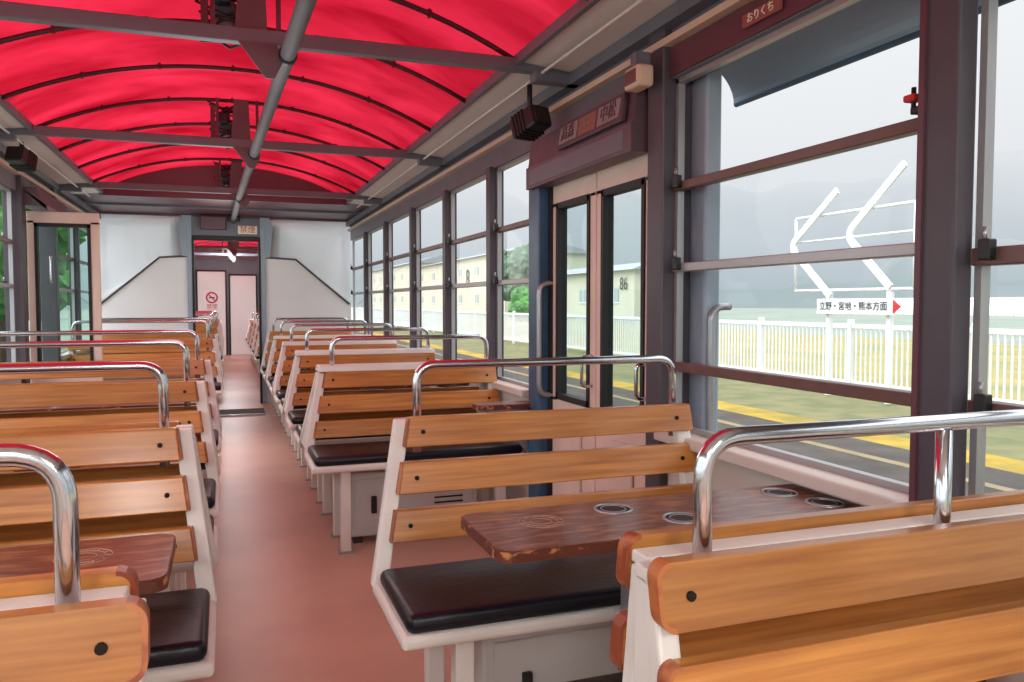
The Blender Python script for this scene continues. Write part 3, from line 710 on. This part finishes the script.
for a in ((( .37,2.67),(1.27,2.0),(.46,1.30)),((-.72,2.84),(.2,2.08),(-.54,1.4))):
    b=MB()
    (p,q,r_)=[Vector(v) for v in a]; hw=.045
    pts=rounded([(p.x,p.y,0),(q.x,q.y,0),(r_.x,r_.y,0)],.16,6)
    ls=[];rs=[]
    for j,v in enumerate(pts):
        t=(pts[min(j+1,len(pts)-1)]-pts[max(j-1,0)]).normalized(); nn=Vector((-t.y,t.x,0))*hw
        ls.append((v.x+nn.x,v.y+nn.y)); rs.append((v.x-nn.x,v.y-nn.y))
    for j in range(len(pts)-1):
        b.prism([ls[j],ls[j+1],rs[j+1],rs[j]],'x',-.06,-.03,'fence')
    b.done('chevron_bar',sg,label='white bent chevron bar')
b=MB(); b.box(-.09,-.07,-.66,.66,1.07,1.27,'outwhite',.004); b.done('name_board',sg)
text('立野・宮地・熊本方面',.116,MX((0,-1,0),(0,0,1),(-1,0,0),(-.095,.03,1.17)),'textdark','lettering',sg)
b=MB(); b.prism([(-.64,1.25),(-.76,1.17),(-.64,1.09)],'x',-.10,-.09,'red'); b.done('arrow',sg,label='red arrowhead')
def upole(x,y,h):
    b=MB(); b.tube([(0,0,0),(0,0,h)],.12,'roof',10,radii=[.16,.1]); b.box(-.05,.05,-.8,.8,h-.5,h-.38,'roof'); b.box(-.05,.05,-.6,.6,h-1.1,h-1.0,'roof')
    for q in (-.7,0,.7): b.tube([(0,q,h-.38),(0,q,h-.2)],.04,'roof',8)
    b.done('utility_pole',loc=(x,y,ZP-.06),label='tall grey concrete utility pole in mist',cat='utility pole',group='utility poles')
upole(44,66,6)
def building(x,y0,y1,h,d,lab,rows,sp=5.2):
    r=empty('building',(x,(y0+y1)/2,ZP-.06),lab,'building'); w=(y1-y0)/2
    b=MB(); b.box(0,d,-w,w,0,h,'bldg'); b.done('facade',r)
    b=MB(); b.prism([(-.5,h),(d+.5,h),(d*.6,h+h*.16),(d*.4,h+h*.16)],'y',-w-.5,w+.5,'roof'); b.done('roof',r)
    nn=int((y1-y0)/sp)
    first=None
    for f in range(rows):
        for q in range(nn):
            zz=h*(f+.35)/rows; yy=-w+3.4+q*sp
            if first is None:
                b=MB(); b.box(-.05,.03,-.8,.8,0,1.1,'bwin'); b.box(-.07,.0,-.9,.9,-.1,0,'fence'); b.box(-.07,.0,-.03,.03,0,1.1,'fence'); first=b.done('window',r,loc=(0,yy,zz))
            else:
                o=first.copy(); C.objects.link(o); o.parent=r; o.location=(0,yy,zz)
    return r
bb=building(30,55.5,72,3.9,3,'long low cream building with grey roof',1,6)
text('86',1.4,MX((0,-1,0),(0,0,1),(-1,0,0),(-.10,-6.6,2.8)),'textdark','lettering',bb)
bb=building(32,92,140,7.5,12,'cream multi-storey building with grey roof',2,8)
text('8',3.6,MX((0,-1,0),(0,0,1),(-1,0,0),(-.12,-8.5,4.6)),'texthaze','lettering',bb)
building(34,150,200,9,12,'cream multi-storey building further along the line',2,8)
def tree(x,y,h,r_,k,lab,cat='tree',grp='trees'):
    e=empty('tree' if cat=='tree' else 'shrub',(x,y,ZP-.06 if x>22 else (ZP-.015 if x>0 else ZP-.35)),lab,cat,grp)
    b=MB(); b.tube([(0,0,0.01),(.03*h,0,h*.3),(0,.02*h,h*.55)],.1,'bark',8,radii=[.05*h*.7,.035*h*.7,.02*h*.7]); b.done('trunk',e)
    b=MB(); i=b.mi(k)
    for q in range(24):
        a=random.random()*6.28; rr=random.random()**.5*r_*.7; cz=h*.62+random.uniform(-.3,.3)*h
        f=random.uniform(.25,.42)*r_; c=Vector((rr*math.cos(a),rr*math.sin(a),max(cz,f*1.2+.12)))
        res=bmesh.ops.create_icosphere(b.bm,subdivisions=3,radius=f)
        for v in res['verts']:
            v.co*= 1+random.uniform(-.18,.18); v.co+=c
    b.done('foliage',e)
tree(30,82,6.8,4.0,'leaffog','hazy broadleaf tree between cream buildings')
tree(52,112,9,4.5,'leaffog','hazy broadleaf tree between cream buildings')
tree(12.3,31.5,1.9,1.2,'leaf','low dark green shrub behind the white fence','shrub')
for x,y,h in ((-4.6,14,4.5),(-4.3,19,5),(-5.6,25,6),(-7.5,32,7),(-9.5,16,6),(-11,24,7)):
    tree(x,y,h,h*.38,'leaf','dense green tree beside the track')
for x,y in ((74,34),(78,66)):
    b=MB(); pr=[(3*math.cos(t*math.pi/10),1.9*math.sin(t*math.pi/10)) for t in range(11)]; b.prism(pr,'y',-13,13,'fence')
    for q in range(14): b.tube([(3.02*math.cos(t*math.pi/10),-13+q*2,1.92*math.sin(t*math.pi/10)) for t in range(11)],.04,'roof',6)
    b.done('greenhouse',loc=(x,y,ZP-.06),label='pale plastic tunnel greenhouse in the fields',cat='greenhouse',group='greenhouses')
def ridge(name,k,R0,H,var,sd,lab):
    b=MB(); i=b.mi(k); rows=[]
    for q in range(161):
        ang=math.radians(-30+q*150/160)
        prof=[]
        hh=H+var*mathutils.noise.noise(Vector((q*.06,sd,0)))+var*.35*mathutils.noise.noise(Vector((q*.25,sd+3,0)))
        for t,(R,f) in enumerate(((0,0),(.2,.35),(.4,.7),(.62,1.0),(.8,.9))):
            R2=R0*(1+R)+R0*.03*mathutils.noise.noise(Vector((q*.2,t*2.0,sd)))
            prof.append(b.bm.verts.new((R2*math.cos(ang),R2*math.sin(ang),ZP-1+hh*f*(1+.15*mathutils.noise.noise(Vector((q*.3,t*1.7,sd+9)))))))
        rows.append(prof)
    for a,c in zip(rows,rows[1:]):
        for t in range(4):
            f=b.bm.faces.new([a[t],c[t],c[t+1],a[t+1]]); f.material_index=i; f.smooth=True
    b.done(name,label=lab,cat='mountain',kind='stuff')
ridge('mountain_ridge','mount',400,105,40,1.3,'blue-grey mountain ridge with mist painted in')
ridge('low_hill','hill',205,15,22,5.1,'low wooded foothill with mist painted in')

# ---------------------------------------------------------------- world
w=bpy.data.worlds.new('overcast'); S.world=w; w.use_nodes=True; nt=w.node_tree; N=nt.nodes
bg=N['Background']; tc=N.new('ShaderNodeTexCoord'); sp_=N.new('ShaderNodeSeparateXYZ'); r=N.new('ShaderNodeValToRGB')
nt.links.new(tc.outputs['Generated'],sp_.inputs[0]); nt.links.new(sp_.outputs['Z'],r.inputs[0]); nt.links.new(r.outputs[0],bg.inputs['Color'])
r.color_ramp.elements[0].position=0.0; r.color_ramp.elements[0].color=(.72,.75,.78,1)
r.color_ramp.elements[1].position=1.0; r.color_ramp.elements[1].color=(.96,.98,1.0,1)
e=r.color_ramp.elements.new(.16); e.color=(.77,.80,.83,1)
e=r.color_ramp.elements.new(.35); e.color=(.88,.90,.92,1)
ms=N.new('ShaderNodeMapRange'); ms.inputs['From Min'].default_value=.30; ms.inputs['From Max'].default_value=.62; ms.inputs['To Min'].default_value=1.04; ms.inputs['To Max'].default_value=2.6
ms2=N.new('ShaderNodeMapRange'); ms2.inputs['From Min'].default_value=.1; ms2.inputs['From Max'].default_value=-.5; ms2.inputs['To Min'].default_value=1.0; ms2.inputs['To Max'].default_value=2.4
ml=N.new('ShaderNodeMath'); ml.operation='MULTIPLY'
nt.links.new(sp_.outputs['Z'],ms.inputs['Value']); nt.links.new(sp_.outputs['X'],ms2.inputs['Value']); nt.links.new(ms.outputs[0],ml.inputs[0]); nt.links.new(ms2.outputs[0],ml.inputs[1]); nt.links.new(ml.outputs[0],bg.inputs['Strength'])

# ---------------------------------------------------------------- camera
cd=bpy.data.cameras.new('camera'); cd.sensor_width=36; cd.lens=28.1; cd.clip_start=.03; cd.clip_end=3000
co=bpy.data.objects.new('camera',cd); C.objects.link(co); co.location=(0,0,1.11); co.rotation_euler=(math.radians(90-2.7),0,math.radians(-19.7)); S.camera=co
